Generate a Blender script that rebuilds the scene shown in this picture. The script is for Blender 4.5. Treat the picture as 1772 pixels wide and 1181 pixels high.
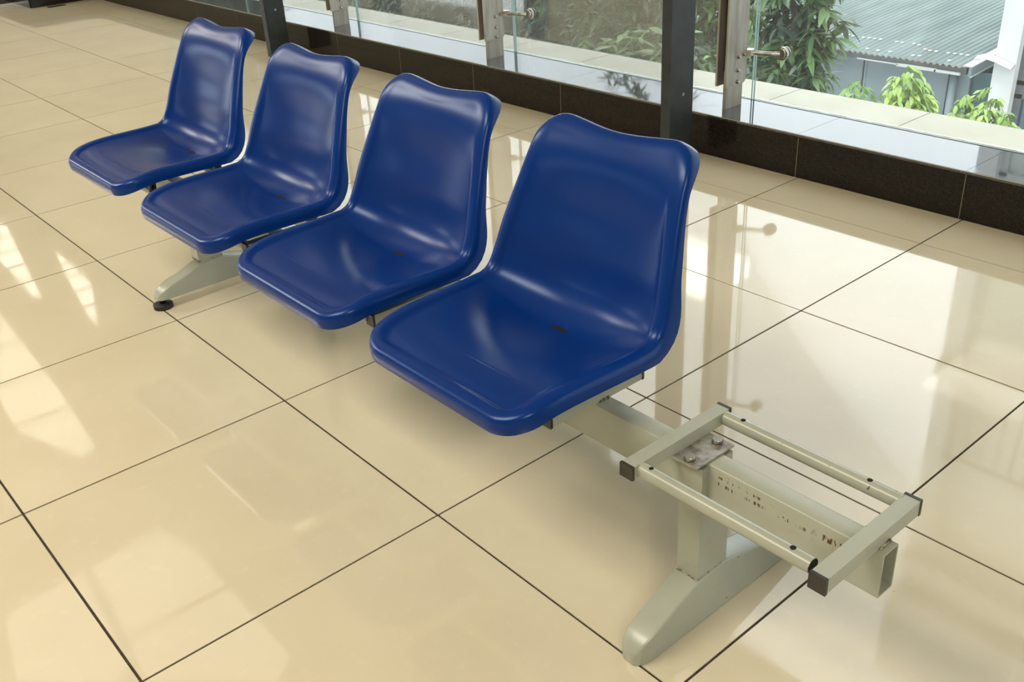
import bpy, bmesh, math, random
from mathutils import Vector, Matrix, noise

# ------------------------------------------------------------------ scene reset
for o in list(bpy.data.objects):
    bpy.data.objects.remove(o, do_unlink=True)
SC = bpy.context.scene
COL = SC.collection
PI = math.pi
random.seed(7)

# ------------------------------------------------------------------ camera
cam_d = bpy.data.cameras.new('camera')
cam = bpy.data.objects.new('camera', cam_d)
COL.objects.link(cam)
cam.location = (1.28481948, -0.240391695, 1.20775447)
cam.rotation_mode = 'XYZ'
cam.rotation_euler = (1.07111034, 0.0531375916, 0.855079635)
cam_d.sensor_fit = 'HORIZONTAL'
cam_d.sensor_width = 36.0
cam_d.lens = 1702.10644 / 1772 * 36.0
cam_d.clip_start = 0.02
cam_d.clip_end = 400
SC.camera = cam

# ------------------------------------------------------------------ world, sun, exposure
W = bpy.data.worlds.new('overcast_sky')
SC.world = W
W.use_nodes = True
nt = W.node_tree
nt.nodes.clear()
wo = nt.nodes.new('ShaderNodeOutputWorld')
bg = nt.nodes.new('ShaderNodeBackground')
tc = nt.nodes.new('ShaderNodeTexCoord')
sp = nt.nodes.new('ShaderNodeSeparateXYZ')
rp = nt.nodes.new('ShaderNodeValToRGB')
rp.color_ramp.elements[0].position = 0.0
rp.color_ramp.elements[0].color = (0.80, 0.88, 0.93, 1)
rp.color_ramp.elements[1].position = 0.5
rp.color_ramp.elements[1].color = (0.93, 0.97, 1.0, 1)
bg.inputs['Strength'].default_value = SKY_STRENGTH = 2.55
nt.links.new(tc.outputs['Generated'], sp.inputs[0])
nt.links.new(sp.outputs['Z'], rp.inputs[0])
nt.links.new(rp.outputs[0], bg.inputs['Color'])
nt.links.new(bg.outputs[0], wo.inputs[0])

sun_d = bpy.data.lights.new('sun', 'SUN')
sun = bpy.data.objects.new('sun', sun_d)
COL.objects.link(sun)
sun.location = (0, 20, 30)
sun_d.energy = 1.0
sun_d.angle = math.radians(9)
sun_d.color = (1.0, 0.96, 0.88)
sun.rotation_euler = (math.radians(20), math.radians(-12), 0)

vs = SC.view_settings
vs.view_transform = 'Standard'
vs.look = 'None'
vs.gamma = 1.0
vs.use_curve_mapping = False
vs.exposure = 0.62
SC.display_settings.display_device = 'sRGB'

# ------------------------------------------------------------------ helpers
def col(r, g, b):
    """sRGB 0-255 to linear"""
    def f(c):
        c = c / 255.0
        return c / 12.92 if c <= 0.04045 else ((c + 0.055) / 1.055) ** 2.4
    return (f(r), f(g), f(b), 1.0)

class NT:
    def __init__(s, m):
        s.t = m.node_tree
    def n(s, ty, **kw):
        x = s.t.nodes.new(ty)
        for k, v in kw.items():
            setattr(x, k, v)
        return x
    def l(s, a, b):
        s.t.links.new(a, b)

def mat(name, base, rough=0.5, metal=0.0, spec=0.5, ior=None):
    m = bpy.data.materials.new(name)
    m.use_nodes = True
    b = m.node_tree.nodes['Principled BSDF']
    b.inputs['Base Color'].default_value = base
    b.inputs['Roughness'].default_value = rough
    b.inputs['Metallic'].default_value = metal
    b.inputs['Specular IOR Level'].default_value = spec
    if ior:
        b.inputs['IOR'].default_value = ior
    return m, b, NT(m)

def noise_mix(N, b, c1, c2, scale, detail=4, lo=0.35, hi=0.65, coord='Object', stretch=None, dist=0.0):
    tcn = N.n('ShaderNodeTexCoord')
    src = tcn.outputs[coord]
    if stretch:
        mp = N.n('ShaderNodeMapping')
        mp.inputs['Scale'].default_value = stretch
        N.l(src, mp.inputs[0]); src = mp.outputs[0]
    nz = N.n('ShaderNodeTexNoise')
    nz.inputs['Scale'].default_value = scale
    nz.inputs['Detail'].default_value = detail
    nz.inputs['Distortion'].default_value = dist
    N.l(src, nz.inputs['Vector'])
    r = N.n('ShaderNodeValToRGB')
    r.color_ramp.elements[0].position = lo
    r.color_ramp.elements[1].position = hi
    r.color_ramp.elements[0].color = c1
    r.color_ramp.elements[1].color = c2
    N.l(nz.outputs['Fac'], r.inputs[0])
    if b is not None:
        N.l(r.outputs[0], b.inputs['Base Color'])
    return r, nz, src

def bump(N, b, height, strength=0.2, distance=0.001):
    bp = N.n('ShaderNodeBump')
    bp.inputs['Strength'].default_value = strength
    bp.inputs['Distance'].default_value = distance
    N.l(height, bp.inputs['Height'])
    N.l(bp.outputs[0], b.inputs['Normal'])
    return bp

def mixc(N, fac, a, bcol):
    mx = N.n('ShaderNodeMix', data_type='RGBA')
    if hasattr(fac, 'default_value') or hasattr(fac, 'links'):
        N.l(fac, mx.inputs[0])
    else:
        mx.inputs[0].default_value = fac
    for v, i in ((a, 6), (bcol, 7)):
        if isinstance(v, tuple):
            mx.inputs[i].default_value = v
        else:
            N.l(v, mx.inputs[i])
    return mx.outputs[2]

def math_n(N, op, a, b=None, clamp=False):
    x = N.n('ShaderNodeMath', operation=op, use_clamp=clamp)
    for i, v in enumerate((a, b)):
        if v is None: continue
        if isinstance(v, (int, float)):
            x.inputs[i].default_value = v
        else:
            N.l(v, x.inputs[i])
    return x.outputs[0]

def box(bm, x0, x1, y0, y1, z0, z1, mi=0):
    v = [bm.verts.new(c) for c in ((x0,y0,z0),(x1,y0,z0),(x1,y1,z0),(x0,y1,z0),(x0,y0,z1),(x1,y0,z1),(x1,y1,z1),(x0,y1,z1))]
    fs = []
    for q in ((0,3,2,1),(4,5,6,7),(0,1,5,4),(1,2,6,5),(2,3,7,6),(3,0,4,7)):
        f = bm.faces.new([v[i] for i in q]); f.material_index = mi; fs.append(f)
    return v, fs

def bev(bm, w, seg=2, ang=0.6):
    es = [e for e in bm.edges if len(e.link_faces) == 2 and e.calc_face_angle(0) > ang]
    bmesh.ops.bevel(bm, geom=es, offset=w, segments=seg, affect='EDGES', profile=0.5, clamp_overlap=True)

def cyl(bm, p0, p1, r, n=20, r2=None, cap=True, mi=0):
    p0 = Vector(p0); p1 = Vector(p1); d = (p1 - p0).normalized()
    a = d.orthogonal().normalized(); b_ = d.cross(a)
    r2 = r if r2 is None else r2
    A = [bm.verts.new(p0 + (a*math.cos(t) + b_*math.sin(t))*r) for t in [2*PI*i/n for i in range(n)]]
    B = [bm.verts.new(p1 + (a*math.cos(t) + b_*math.sin(t))*r2) for t in [2*PI*i/n for i in range(n)]]
    for i in range(n):
        f = bm.faces.new((A[i], A[(i+1) % n], B[(i+1) % n], B[i])); f.smooth = True; f.material_index = mi
    if cap:
        f = bm.faces.new(A[::-1]); f.material_index = mi
        f = bm.faces.new(B); f.material_index = mi
    return A, B

def prism(bm, pts, axis, a0, a1, mi=0):
    """extrude the 2-D polygon pts along an axis: 'x' takes (y,z), 'y' takes (x,z), 'z' takes (x,y)"""
    def P(p, a):
        return {'x': (a, p[0], p[1]), 'y': (p[0], a, p[1]), 'z': (p[0], p[1], a)}[axis]
    A = [bm.verts.new(P(p, a0)) for p in pts]
    B = [bm.verts.new(P(p, a1)) for p in pts]
    n = len(pts)
    for i in range(n):
        f = bm.faces.new((A[i], A[(i+1) % n], B[(i+1) % n], B[i])); f.material_index = mi
    f1 = bm.faces.new(A[::-1]); f2 = bm.faces.new(B)
    f1.material_index = f2.material_index = mi

def obj(name, bm, mats, parent=None, kind=None, smooth=False, autosmooth=None):
    bmesh.ops.recalc_face_normals(bm, faces=bm.faces[:])
    me = bpy.data.meshes.new(name)
    bm.to_mesh(me); bm.free()
    for m in (mats if isinstance(mats, (list, tuple)) else [mats]):
        me.materials.append(m)
    if smooth:
        for p_ in me.polygons: p_.use_smooth = True
    if autosmooth is not None:
        me.polygons.foreach_set('use_smooth', [True]*len(me.polygons))
        try:
            me.set_sharp_from_angle(angle=autosmooth)
        except Exception:
            pass
    o = bpy.data.objects.new(name, me)
    COL.objects.link(o)
    if parent: attach(o, parent)
    if kind: o['kind'] = kind
    return o

def attach(o, parent):
    """parent o and keep its world position (parents here are never rotated)"""
    o.parent = parent
    off = Vector((0, 0, 0)); q = parent
    while q is not None:
        off += q.location; q = q.parent
    o.location = Vector(o.location) - off

def thing(name, label, cat, loc, group=None):
    o = bpy.data.objects.new(name, None)
    COL.objects.link(o)
    o.location = loc; o.empty_display_size = 0.1
    o['label'] = label; o['category'] = cat
    if group: o['group'] = group
    return o

def tag(o, label, cat, group=None):
    o['label'] = label; o['category'] = cat
    if group: o['group'] = group
    return o

def clone(o, name=None, parent='same', loc=None):
    c = o.copy(); COL.objects.link(c)
    if name: c.name = name
    if parent != 'same': c.parent = parent
    if loc is not None: c.location = loc
    return c

def N_(): return bmesh.new()

# ------------------------------------------------------------------ materials
# polished porcelain floor tile: cream, faint veins, tiny specks, tile-to-tile variation
M_TILE, b, N = mat('polished_cream_porcelain', col(212, 196, 158), 0.045, spec=0.5, ior=1.85)
geo = N.n('ShaderNodeNewGeometry')
nz1 = N.n('ShaderNodeTexNoise'); nz1.inputs['Scale'].default_value = 3.5; nz1.inputs['Detail'].default_value = 7
nz2 = N.n('ShaderNodeTexNoise'); nz2.inputs['Scale'].default_value = 34; nz2.inputs['Detail'].default_value = 5
vz = N.n('ShaderNodeTexNoise'); vz.inputs['Scale'].default_value = 150; vz.inputs['Detail'].default_value = 2
for q in (nz1, nz2, vz): N.l(geo.outputs['Position'], q.inputs['Vector'])
r1 = N.n('ShaderNodeValToRGB'); r1.color_ramp.elements[0].position = .3; r1.color_ramp.elements[1].position = .7
TC1, TC2 = (0.605, 0.530, 0.380, 1), (0.645, 0.575, 0.425, 1)
r1.color_ramp.elements[0].color = TC1; r1.color_ramp.elements[1].color = TC2
N.l(nz1.outputs['Fac'], r1.inputs[0])
r2 = N.n('ShaderNodeValToRGB'); r2.color_ramp.elements[0].position = .60; r2.color_ramp.elements[1].position = .74
r2.color_ramp.elements[0].color = (0, 0, 0, 1); r2.color_ramp.elements[1].color = (.35, .35, .35, 1)
N.l(nz2.outputs['Fac'], r2.inputs[0])
c1 = mixc(N, r2.outputs[0], r1.outputs[0], (0.70, 0.63, 0.47, 1))
r3 = N.n('ShaderNodeValToRGB'); r3.color_ramp.elements[0].position = .775; r3.color_ramp.elements[1].position = .80
r3.color_ramp.elements[0].color = (0, 0, 0, 1); r3.color_ramp.elements[1].color = (.6, .6, .6, 1)
N.l(vz.outputs['Fac'], r3.inputs[0])
c2 = mixc(N, r3.outputs[0], c1, (0.25, 0.18, 0.10, 1))
oi = N.n('ShaderNodeObjectInfo')
vr = math_n(N, 'MULTIPLY_ADD', oi.outputs['Random'], 0.05); vr.node.inputs[2].default_value = 0.975
hsv = N.n('ShaderNodeHueSaturation'); N.l(vr, hsv.inputs['Value']); N.l(c2, hsv.inputs['Color'])
N.l(hsv.outputs[0], b.inputs['Base Color'])
# very slight waviness of the polish
nzr = N.n('ShaderNodeTexNoise'); nzr.inputs['Scale'].default_value = 9; nzr.inputs['Detail'].default_value = 3
N.l(geo.outputs['Position'], nzr.inputs['Vector'])
rr = N.n('ShaderNodeMapRange'); rr.inputs['From Min'].default_value = .35; rr.inputs['From Max'].default_value = .75
rr.inputs['To Min'].default_value = .025; rr.inputs['To Max'].default_value = .075
N.l(nzr.outputs['Fac'], rr.inputs[0]); N.l(rr.outputs[0], b.inputs['Roughness'])

M_GROUT, b, N = mat('dark_grout', col(40, 35, 28), 0.85)
noise_mix(N, b, col(30, 26, 20), col(62, 54, 42), 40, coord='Object')

M_GRANITE, b, N = mat('polished_black_granite', col(26, 22, 18), 0.10, spec=.28)
noise_mix(N, b, (0.010, 0.008, 0.006, 1), (0.026, 0.021, 0.015, 1), 260, 3, .4, .7)
M_GRANTOP, b, N = mat('polished_grey_granite', col(60, 64, 66), 0.05, ior=2.1)
ra, nza, _ = noise_mix(N, b, (0.030, 0.034, 0.038, 1), (0.07, 0.075, 0.08, 1), 200, 3, .4, .7)
rb, nzb, _ = noise_mix(N, None, (0.03, 0.03, 0.03, 1), (0.22, 0.22, 0.22, 1), 6, 6, .55, .8, dist=.6)
N.l(rb.outputs[0], b.inputs['Roughness'])
M_LIGHTGROUT, _, _ = mat('pale_joint_mortar', col(128, 122, 106), 0.9)
M_SILICONE, b, N = mat('ragged_white_silicone', col(235, 232, 222), 0.7)

M_LEDGE, b, N = mat('matt_cream_ledge_tile', (0.52, 0.49, 0.39, 1), 0.55, spec=.3)
noise_mix(N, b, (0.47, 0.44, 0.35, 1), (0.52, 0.495, 0.395, 1), 9, 6, .35, .65)

M_PAINT, b, N = mat('grey_beige_enamel', col(172, 172, 150), 0.27)
rA, nzA, srcA = noise_mix(N, None, (0.315, 0.330, 0.265, 1), (0.375, 0.390, 0.320, 1), 7, 5, .3, .7)
nzc = N.n('ShaderNodeTexNoise'); nzc.inputs['Scale'].default_value = 75; nzc.inputs['Detail'].default_value = 3
N.l(srcA, nzc.inputs['Vector'])
rc = N.n('ShaderNodeValToRGB'); rc.color_ramp.elements[0].position = .735; rc.color_ramp.elements[1].position = .76
rc.color_ramp.elements[0].color = (0, 0, 0, 1); rc.color_ramp.elements[1].color = (.9, .9, .9, 1)
N.l(nzc.outputs['Fac'], rc.inputs[0])
N.l(mixc(N, rc.outputs[0], rA.outputs[0], (0.05, 0.035, 0.02, 1)), b.inputs['Base Color'])
bump(N, b, nzA.outputs['Fac'], .05, .002)

# beam: same enamel, with rows of brown adhesive marks on the front face near its right end (object space = world space)
M_BEAM, b, N = mat('grey_beige_enamel_with_glue_marks', col(172, 172, 150), 0.27)
rA, nzA, srcA = noise_mix(N, None, (0.315, 0.330, 0.265, 1), (0.375, 0.390, 0.320, 1), 7, 5, .3, .7)
sx = N.n('ShaderNodeSeparateXYZ'); g2 = N.n('ShaderNodeNewGeometry'); N.l(g2.outputs['Position'], sx.inputs[0])
X, Y, Z = sx.outputs
def band(N, v, lo, hi, soft=.0015):
    a = N.n('ShaderNodeMapRange'); a.inputs['From Min'].default_value = lo; a.inputs['From Max'].default_value = lo + soft
    N.l(v, a.inputs[0])
    c = N.n('ShaderNodeMapRange'); c.inputs['From Min'].default_value = hi - soft; c.inputs['From Max'].default_value = hi
    c.inputs['To Min'].default_value = 1; c.inputs['To Max'].default_value = 0
    N.l(v, c.inputs[0])
    return math_n(N, 'MULTIPLY', a.outputs[0], c.outputs[0])
mp = N.n('ShaderNodeMapping'); mp.inputs['Scale'].default_value = (260, 1, 38)
N.l(g2.outputs['Position'], mp.inputs[0])
nzd = N.n('ShaderNodeTexNoise'); nzd.inputs['Scale'].default_value = 1.0; nzd.inputs['Detail'].default_value = 2
N.l(mp.outputs[0], nzd.inputs['Vector'])
rd = N.n('ShaderNodeValToRGB'); rd.color_ramp.elements[0].position = .53; rd.color_ramp.elements[1].position = .56
N.l(nzd.outputs['Fac'], rd.inputs[0])
xs = band(N, X, .546, .725); face = band(N, Y, .740, .7465, .0005)
# two rows of lettering-like dashes that slope a little, as on the photographed beam
zs = math_n(N, 'ADD', Z, math_n(N, 'MULTIPLY', X, -0.005))
rows = math_n(N, 'ADD', band(N, zs, .2995, .3055), math_n(N, 'ADD', band(N, zs, .287, .2945), band(N, zs, .3085, .3105)), clamp=True)
patch = N.n('ShaderNodeTexNoise'); patch.inputs['Scale'].default_value = 26; N.l(g2.outputs['Position'], patch.inputs['Vector'])
rpz = N.n('ShaderNodeValToRGB'); rpz.color_ramp.elements[0].position = .36; rpz.color_ramp.elements[1].position = .46
N.l(patch.outputs['Fac'], rpz.inputs[0])
msk = math_n(N, 'MULTIPLY', math_n(N, 'MULTIPLY', xs, face), math_n(N, 'MULTIPLY', rows, math_n(N, 'MULTIPLY', rd.outputs[0], rpz.outputs[0])))
endm = math_n(N, 'MULTIPLY', math_n(N, 'MULTIPLY', band(N, X, .716, .722), face), band(N, Z, .281, .309))
msk = math_n(N, 'MAXIMUM', msk, math_n(N, 'MULTIPLY', endm, rpz.outputs[0]))
dash2 = math_n(N, 'MULTIPLY', math_n(N, 'MULTIPLY', band(N, X, .733, .772), face), math_n(N, 'MULTIPLY', band(N, Z, .292, .304), rd.outputs[0]))
msk = math_n(N, 'MAXIMUM', msk, dash2)
cc = mixc(N, msk, rA.outputs[0], (0.075, 0.040, 0.018, 1))
# inside of the open end: rust
rust = band(N, Y, .7465, .778, .0005)
N.l(mixc(N, math_n(N, 'MULTIPLY', math_n(N, 'MULTIPLY', rust, band(N, Z, .2475, .262, .006)), 1.0), cc, (0.06, 0.035, 0.02, 1)), b.inputs['Base Color'])

M_STEELPLATE, b, N = mat('worn_bare_steel', col(140, 136, 124), 0.38, metal=.6)
noise_mix(N, b, (0.16, 0.14, 0.11, 1), (0.46, 0.45, 0.42, 1), 60, 5, .3, .65)
M_BOLT, b, N = mat('zinc_bolt', col(165, 162, 150), 0.32, metal=.9)
M_WELD, b, N = mat('weld_bead', col(150, 140, 115), 0.55, metal=.2)
noise_mix(N, b, (0.05, 0.04, 0.03, 1), (0.42, 0.38, 0.28, 1), 130, 3, .35, .55)
M_BLACKPL, b, N = mat('black_plastic', (0.014, 0.012, 0.010, 1), 0.42)
noise_mix(N, b, (0.010, 0.009, 0.007, 1), (0.030, 0.025, 0.018, 1), 60, 3)
M_RUBBER, b, N = mat('black_rubber', (0.012, 0.012, 0.013, 1), 0.55)
M_HOLE, b, N = mat('hole_shade_black', (0.004, 0.003, 0.003, 1), 0.9)  # near-black solid colour stands in for the shade inside open holes

# seat plastic
M_SEAT, b, N = mat('blue_polypropylene', (0.008, 0.060, 0.250, 1), 0.30, spec=.30)
tcn = N.n('ShaderNodeTexCoord')
g1 = N.n('ShaderNodeTexNoise'); g1.inputs['Scale'].default_value = 900; g1.inputs['Detail'].default_value = 2
N.l(tcn.outputs['Object'], g1.inputs['Vector'])
s3 = N.n('ShaderNodeSeparateXYZ'); N.l(tcn.outputs['Object'], s3.inputs[0])
zone = band(N, s3.outputs[1], .565, .815, .05)
gr = math_n(N, 'MULTIPLY', g1.outputs['Fac'], zone)
groove = math_n(N, 'MULTIPLY', band(N, s3.outputs[1], .612, .6165, .002), band(N, s3.outputs[0], -.15, .15, .05))
hgt = math_n(N, 'SUBTRACT', math_n(N, 'MULTIPLY', gr, .12), math_n(N, 'MULTIPLY', groove, .8))
bump(N, b, hgt, .5, .0006)
b.inputs['Specular Tint'].default_value = (.62, .80, 1.0, 1)
rC, nzC, _ = noise_mix(N, None, (0.0005, 0.024, 0.165, 1), (0.0007, 0.028, 0.185, 1), 5, 4)
N.l(rC.outputs[0], b.inputs['Base Color'])
rR, nzR, _ = noise_mix(N, None, (.24, .24, .24, 1), (.28, .28, .28, 1), 14, 4)
b.inputs['Roughness'].default_value = .25

M_STAINLESS, b, N = mat('brushed_stainless', (0.34, 0.32, 0.28, 1), 0.40, metal=.45)
rS, nzS, _ = noise_mix(N, b, (0.30, 0.275, 0.235, 1), (0.46, 0.44, 0.40, 1), 5, 5, .3, .7, stretch=(8, 8, 1))
M_STAINLESS2, b, N = mat('polished_stainless', (0.50, 0.47, 0.42, 1), 0.25, metal=.95)
noise_mix(N, b, (0.30, 0.25, 0.19, 1), (0.58, 0.56, 0.52, 1), 40, 4, .3, .6)
M_POST, b, N = mat('charcoal_post_paint', (0.022, 0.027, 0.028, 1), 0.42)
noise_mix(N, b, (0.018, 0.022, 0.023, 1), (0.030, 0.036, 0.037, 1), 20, 4)

# glass panes: real thin boxes; slightly tinted and hazy
def glass(name, tint, haze):
    m = bpy.data.materials.new(name); m.use_nodes = True
    N = NT(m); m.node_tree.nodes.clear()
    out = N.n('ShaderNodeOutputMaterial')
    tr = N.n('ShaderNodeBsdfTransparent'); tr.inputs[0].default_value = tint
    gl = N.n('ShaderNodeBsdfGlossy'); gl.inputs['Roughness'].default_value = .01
    df = N.n('ShaderNodeBsdfDiffuse'); df.inputs[0].default_value = (.8, .85, .85, 1)
    fr = N.n('ShaderNodeFresnel'); fr.inputs[0].default_value = 1.5
    fs = math_n(N, 'MULTIPLY', fr.outputs[0], .55)
    m1 = N.n('ShaderNodeMixShader'); N.l(fs, m1.inputs[0]); N.l(tr.outputs[0], m1.inputs[1]); N.l(gl.outputs[0], m1.inputs[2])
    m2 = N.n('ShaderNodeMixShader')
    if haze:
        nz = N.n('ShaderNodeTexNoise'); nz.inputs['Scale'].default_value = 2.2; nz.inputs['Detail'].default_value = 6
        g = N.n('ShaderNodeNewGeometry'); N.l(g.outputs['Position'], nz.inputs['Vector'])
        mr = N.n('ShaderNodeMapRange'); mr.inputs['From Min'].default_value = .4; mr.inputs['From Max'].default_value = .7
        mr.inputs['To Min'].default_value = haze*.6; mr.inputs['To Max'].default_value = haze*1.4
        N.l(nz.outputs['Fac'], mr.inputs[0]); N.l(mr.outputs[0], m2.inputs[0])
    else:
        m2.inputs[0].default_value = 0
    N.l(m1.outputs[0], m2.inputs[1]); N.l(df.outputs[0], m2.inputs[2])
    N.l(m2.outputs[0], out.inputs[0])
    return m
M_GLASS = glass('slightly_dusty_clear_glass', (.955, .975, .972, 1), .05)
M_GLASSEDGE, b, N = mat('green_glass_edge', (0.30, 0.42, 0.40, 1), 0.2)
M_CAULK, _, _ = mat('pale_glass_joint', col(205, 212, 205), 0.5)

# exterior
M_ROOF, b, N = mat('weathered_green_sheet_metal', (0.20, 0.30, 0.29, 1), 0.5)
noise_mix(N, b, (0.115, 0.165, 0.166, 1), (0.175, 0.238, 0.236, 1), 1.3, 6, .35, .65, stretch=(3, .6, 1))
M_RUSTEDGE, b, N = mat('rusty_sheet_edge', (0.25, 0.14, 0.07, 1), 0.8)
noise_mix(N, b, (0.05, 0.04, 0.035, 1), (0.36, 0.20, 0.09, 1), 14, 3)
M_GUTTER, b, N = mat('dull_white_gutter', (0.42, 0.43, 0.42, 1), 0.6)
M_SHEDWALL, b, N = mat('blue_grey_panel_wall', (0.175, 0.225, 0.245, 1), 0.6)
noise_mix(N, b, (0.150, 0.195, 0.215, 1), (0.190, 0.240, 0.260, 1), 2.5, 5)
M_TEAL, b, N = mat('dark_teal_sheet', (0.018, 0.075, 0.085, 1), 0.5)
M_WHITEWALL, b, N = mat('stained_white_render', (0.5, 0.51, 0.49, 1), 0.85)
noise_mix(N, b, (0.45, 0.46, 0.445, 1), (0.53, 0.54, 0.525, 1), 1.6, 7, .3, .6)
M_WINFRAME, b, N = mat('slate_window_frame', (0.060, 0.070, 0.082, 1), 0.5)
M_BLUEGLASS, b, N = mat('dark_blue_glass', (0.010, 0.050, 0.080, 1), 0.08)
M_BARK, b, N = mat('grey_bark', (0.10, 0.085, 0.06, 1), 0.9)
M_GROUND, b, N = mat('pale_yard_concrete', (0.28, 0.28, 0.27, 1), 0.9)
noise_mix(N, b, (0.22, 0.22, 0.22, 1), (0.32, 0.32, 0.31, 1), .6, 6)
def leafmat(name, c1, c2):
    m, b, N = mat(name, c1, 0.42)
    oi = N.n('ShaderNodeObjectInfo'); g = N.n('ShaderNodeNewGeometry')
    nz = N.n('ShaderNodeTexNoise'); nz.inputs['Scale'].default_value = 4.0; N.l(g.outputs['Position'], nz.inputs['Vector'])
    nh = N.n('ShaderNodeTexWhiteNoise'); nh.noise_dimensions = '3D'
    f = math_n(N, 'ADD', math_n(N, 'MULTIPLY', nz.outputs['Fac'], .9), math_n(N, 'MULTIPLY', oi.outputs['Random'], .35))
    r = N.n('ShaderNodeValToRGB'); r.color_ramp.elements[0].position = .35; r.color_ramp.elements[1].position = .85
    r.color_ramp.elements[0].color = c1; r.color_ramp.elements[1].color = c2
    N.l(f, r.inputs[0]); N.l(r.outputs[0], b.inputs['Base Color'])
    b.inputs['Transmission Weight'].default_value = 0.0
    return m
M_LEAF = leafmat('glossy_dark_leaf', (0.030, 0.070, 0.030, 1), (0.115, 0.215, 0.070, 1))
M_LEAFDEEP = leafmat('inner_shaded_foliage', (0.022, 0.045, 0.032, 1), (0.060, 0.105, 0.060, 1))  # darker copy of the leaf greens, painting the shade inside the crowns
M_LEAFYOUNG = leafmat('young_yellow_green_leaf', (0.14, 0.26, 0.055, 1), (0.36, 0.50, 0.13, 1))

# interior
M_CEIL, b, N = mat('warm_cream_ceiling_paint', (0.60, 0.56, 0.45, 1), 0.8)
M_FILLPANEL, b, N = mat('pale_fill_panel', (0.74, 0.68, 0.54, 1), 0.7)
M_HEADER, b, N = mat('grey_beige_lintel', (0.50, 0.48, 0.38, 1), 0.8)
M_WALL, b, N = mat('cream_wall_paint', (0.40, 0.37, 0.30, 1), 0.8)

def glow(name, c, s):
    m, b_, N = mat(name, c, .6)
    b_.inputs['Emission Color'].default_value = c; b_.inputs['Emission Strength'].default_value = s
    return m
M_RL = glow('added_glow_bright', (.96, .95, .84, 1), 1.5)  # self-lit panels added for their reflection; strengths set how bright each patch shows
M_RL2 = glow('added_glow_medium', (.96, .92, .76, 1), .9)
M_RL3 = glow('added_glow_faint', (.94, .90, .74, 1), .42)
# ================================================================== STRUCTURE
T = 0.6
OY0, OX0 = 0.0, 0.0
YC = 2.652           # front face of the kerb
GJ = 0.0048          # joint width
TT = 0.009           # tile thickness

floor = N_()
box(floor, -26, 7.0, -5.4, 3.16, -0.20, -TT - .0012)
# joint mortar a hair below the tile faces
box(floor, -26, 7.0, -5.4, YC, -TT - .0012, -0.0022)
floor = obj('floor', floor, M_GROUT, kind='structure')

def tile_mesh(w, d):
    bm = N_()
    g = GJ / 2
    v, fs = box(bm, g, w - g, g, d - g, -TT, 0)
    bmesh.ops.recalc_face_normals(bm, faces=bm.faces[:])
    me = bpy.data.meshes.new('tile'); bm.to_mesh(me); bm.free(); me.materials.append(M_TILE)
    return me
ME_T = tile_mesh(T, T)
ME_TC = tile_mesh(T, YC - 4*T)
ntile = 0
far = N_()
rt_ = random.Random(3)
for j in range(-9, 5):
    for i in range(-43, 11):
        x0, y0 = i*T, j*T
        d = T if j < 4 else YC - 4*T
        near = (-15 <= i <= 3) and (-1 <= j <= 4) and not (j <= 0 and i < -6) and not (i >= 0 and j < 0 and False)
        if x0 < -7.9 and y0 + d > 2.15: 
            continue
        if near:
            o = bpy.data.objects.new('tile', ME_T if j < 4 else ME_TC)
            COL.objects.link(o)
            o.location = (x0, y0, rt_.uniform(-.0003, .0003)); o.rotation_euler = (rt_.uniform(-1, 1)*.0006, rt_.uniform(-1, 1)*.0006, 0)
            o.parent = floor; ntile += 1
        else:
            g = GJ/2
            box(far, x0 + g, x0 + T - g, y0 + g, y0 + d - g, -TT, 0)
farT = obj('tile', far, M_TILE, parent=floor, kind='stuff')

# ---- kerb of dark granite with glass standing on it
kerb = N_()
box(kerb, -26, 7, YC + .010, 2.905, -.01, .146)
kerb = obj('trim_1', kerb, M_LIGHTGROUT, kind='structure')
kerb['label'] = 'low kerb clad in polished dark granite under the glass'
kj = [-0.013 - T*k for k in range(-11, 24)]
def kerb_piece(name, x0, x1, y0, y1, z0, z1, m, bw=.0015):
    bm = N_(); box(bm, x0, x1, y0, y1, z0, z1); bev(bm, bw, 1)
    return obj(name, bm, m, parent=kerb)
ME_F = ME_P = None
for k, xj in enumerate(kj):
    g = .0013
    if xj < -13: continue
    if ME_F is None:
        a = kerb_piece('riser_tile', xj - T + g, xj - g, YC, YC + .010, 0.0, .1535, M_GRANITE, .001)
        jm = kerb_piece('joint_mortar', xj - g, xj + g, YC + .0006, YC + .009, 0.0, .152, M_LIGHTGROUT, .0002)
        c = kerb_piece('cap_tile', xj - T + g*.5, xj - g*.5, YC - .004, 2.9045, .1462, .156, M_GRANTOP, .0012)
        ME_F, ME_P, X0_, ME_J = a, c, xj, jm
    else:
        for s in (ME_F, ME_P, ME_J):
            q = clone(s); q.location.x += xj - X0_
kerb_piece('brass_edge_strip', -13.5, 6.6, YC - .0046, YC - .0038, .1535, .1556, M_HEADER, .0001).name = 'edge_strip'

# outer cream ledge beyond the glass
ledge = N_(); box(ledge, -26, 7, 2.9055, 3.135, -.30, .146)
ledge = obj('trim_2', ledge, M_GROUT, kind='structure')
ledge['label'] = 'cream tiled outer ledge beyond the glass'
bm = N_(); box(bm, -T + .003, -.003, 2.9075, 3.150, .1462, .1562); bev(bm, .002, 1)
led0 = obj('ledge_tile', bm, M_LEDGE, parent=ledge)
led0.location.x += 0
LX = [-0.403 + .53*0, -0.947, -1.99 + 0.52, -1.989, -2.51, -3.035, -3.553, -4.08]
first = True
xs_ = [0.14 + .535*k for k in range(12, 0, -1)] + [0.14, -0.403, -0.947, -1.47, -1.99, -2.51, -3.035, -3.553]
xs_ += [-3.553 - .525*k for k in range(1, 18)]
for a_, c_ in zip(xs_[:-1], xs_[1:]):
    q = led0 if first else clone(led0); first = False
    q.scale.x = (a_ - c_ - .005) / (T - .006)
    q.location.x = a_ - .0025 + .003*q.scale.x
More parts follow.
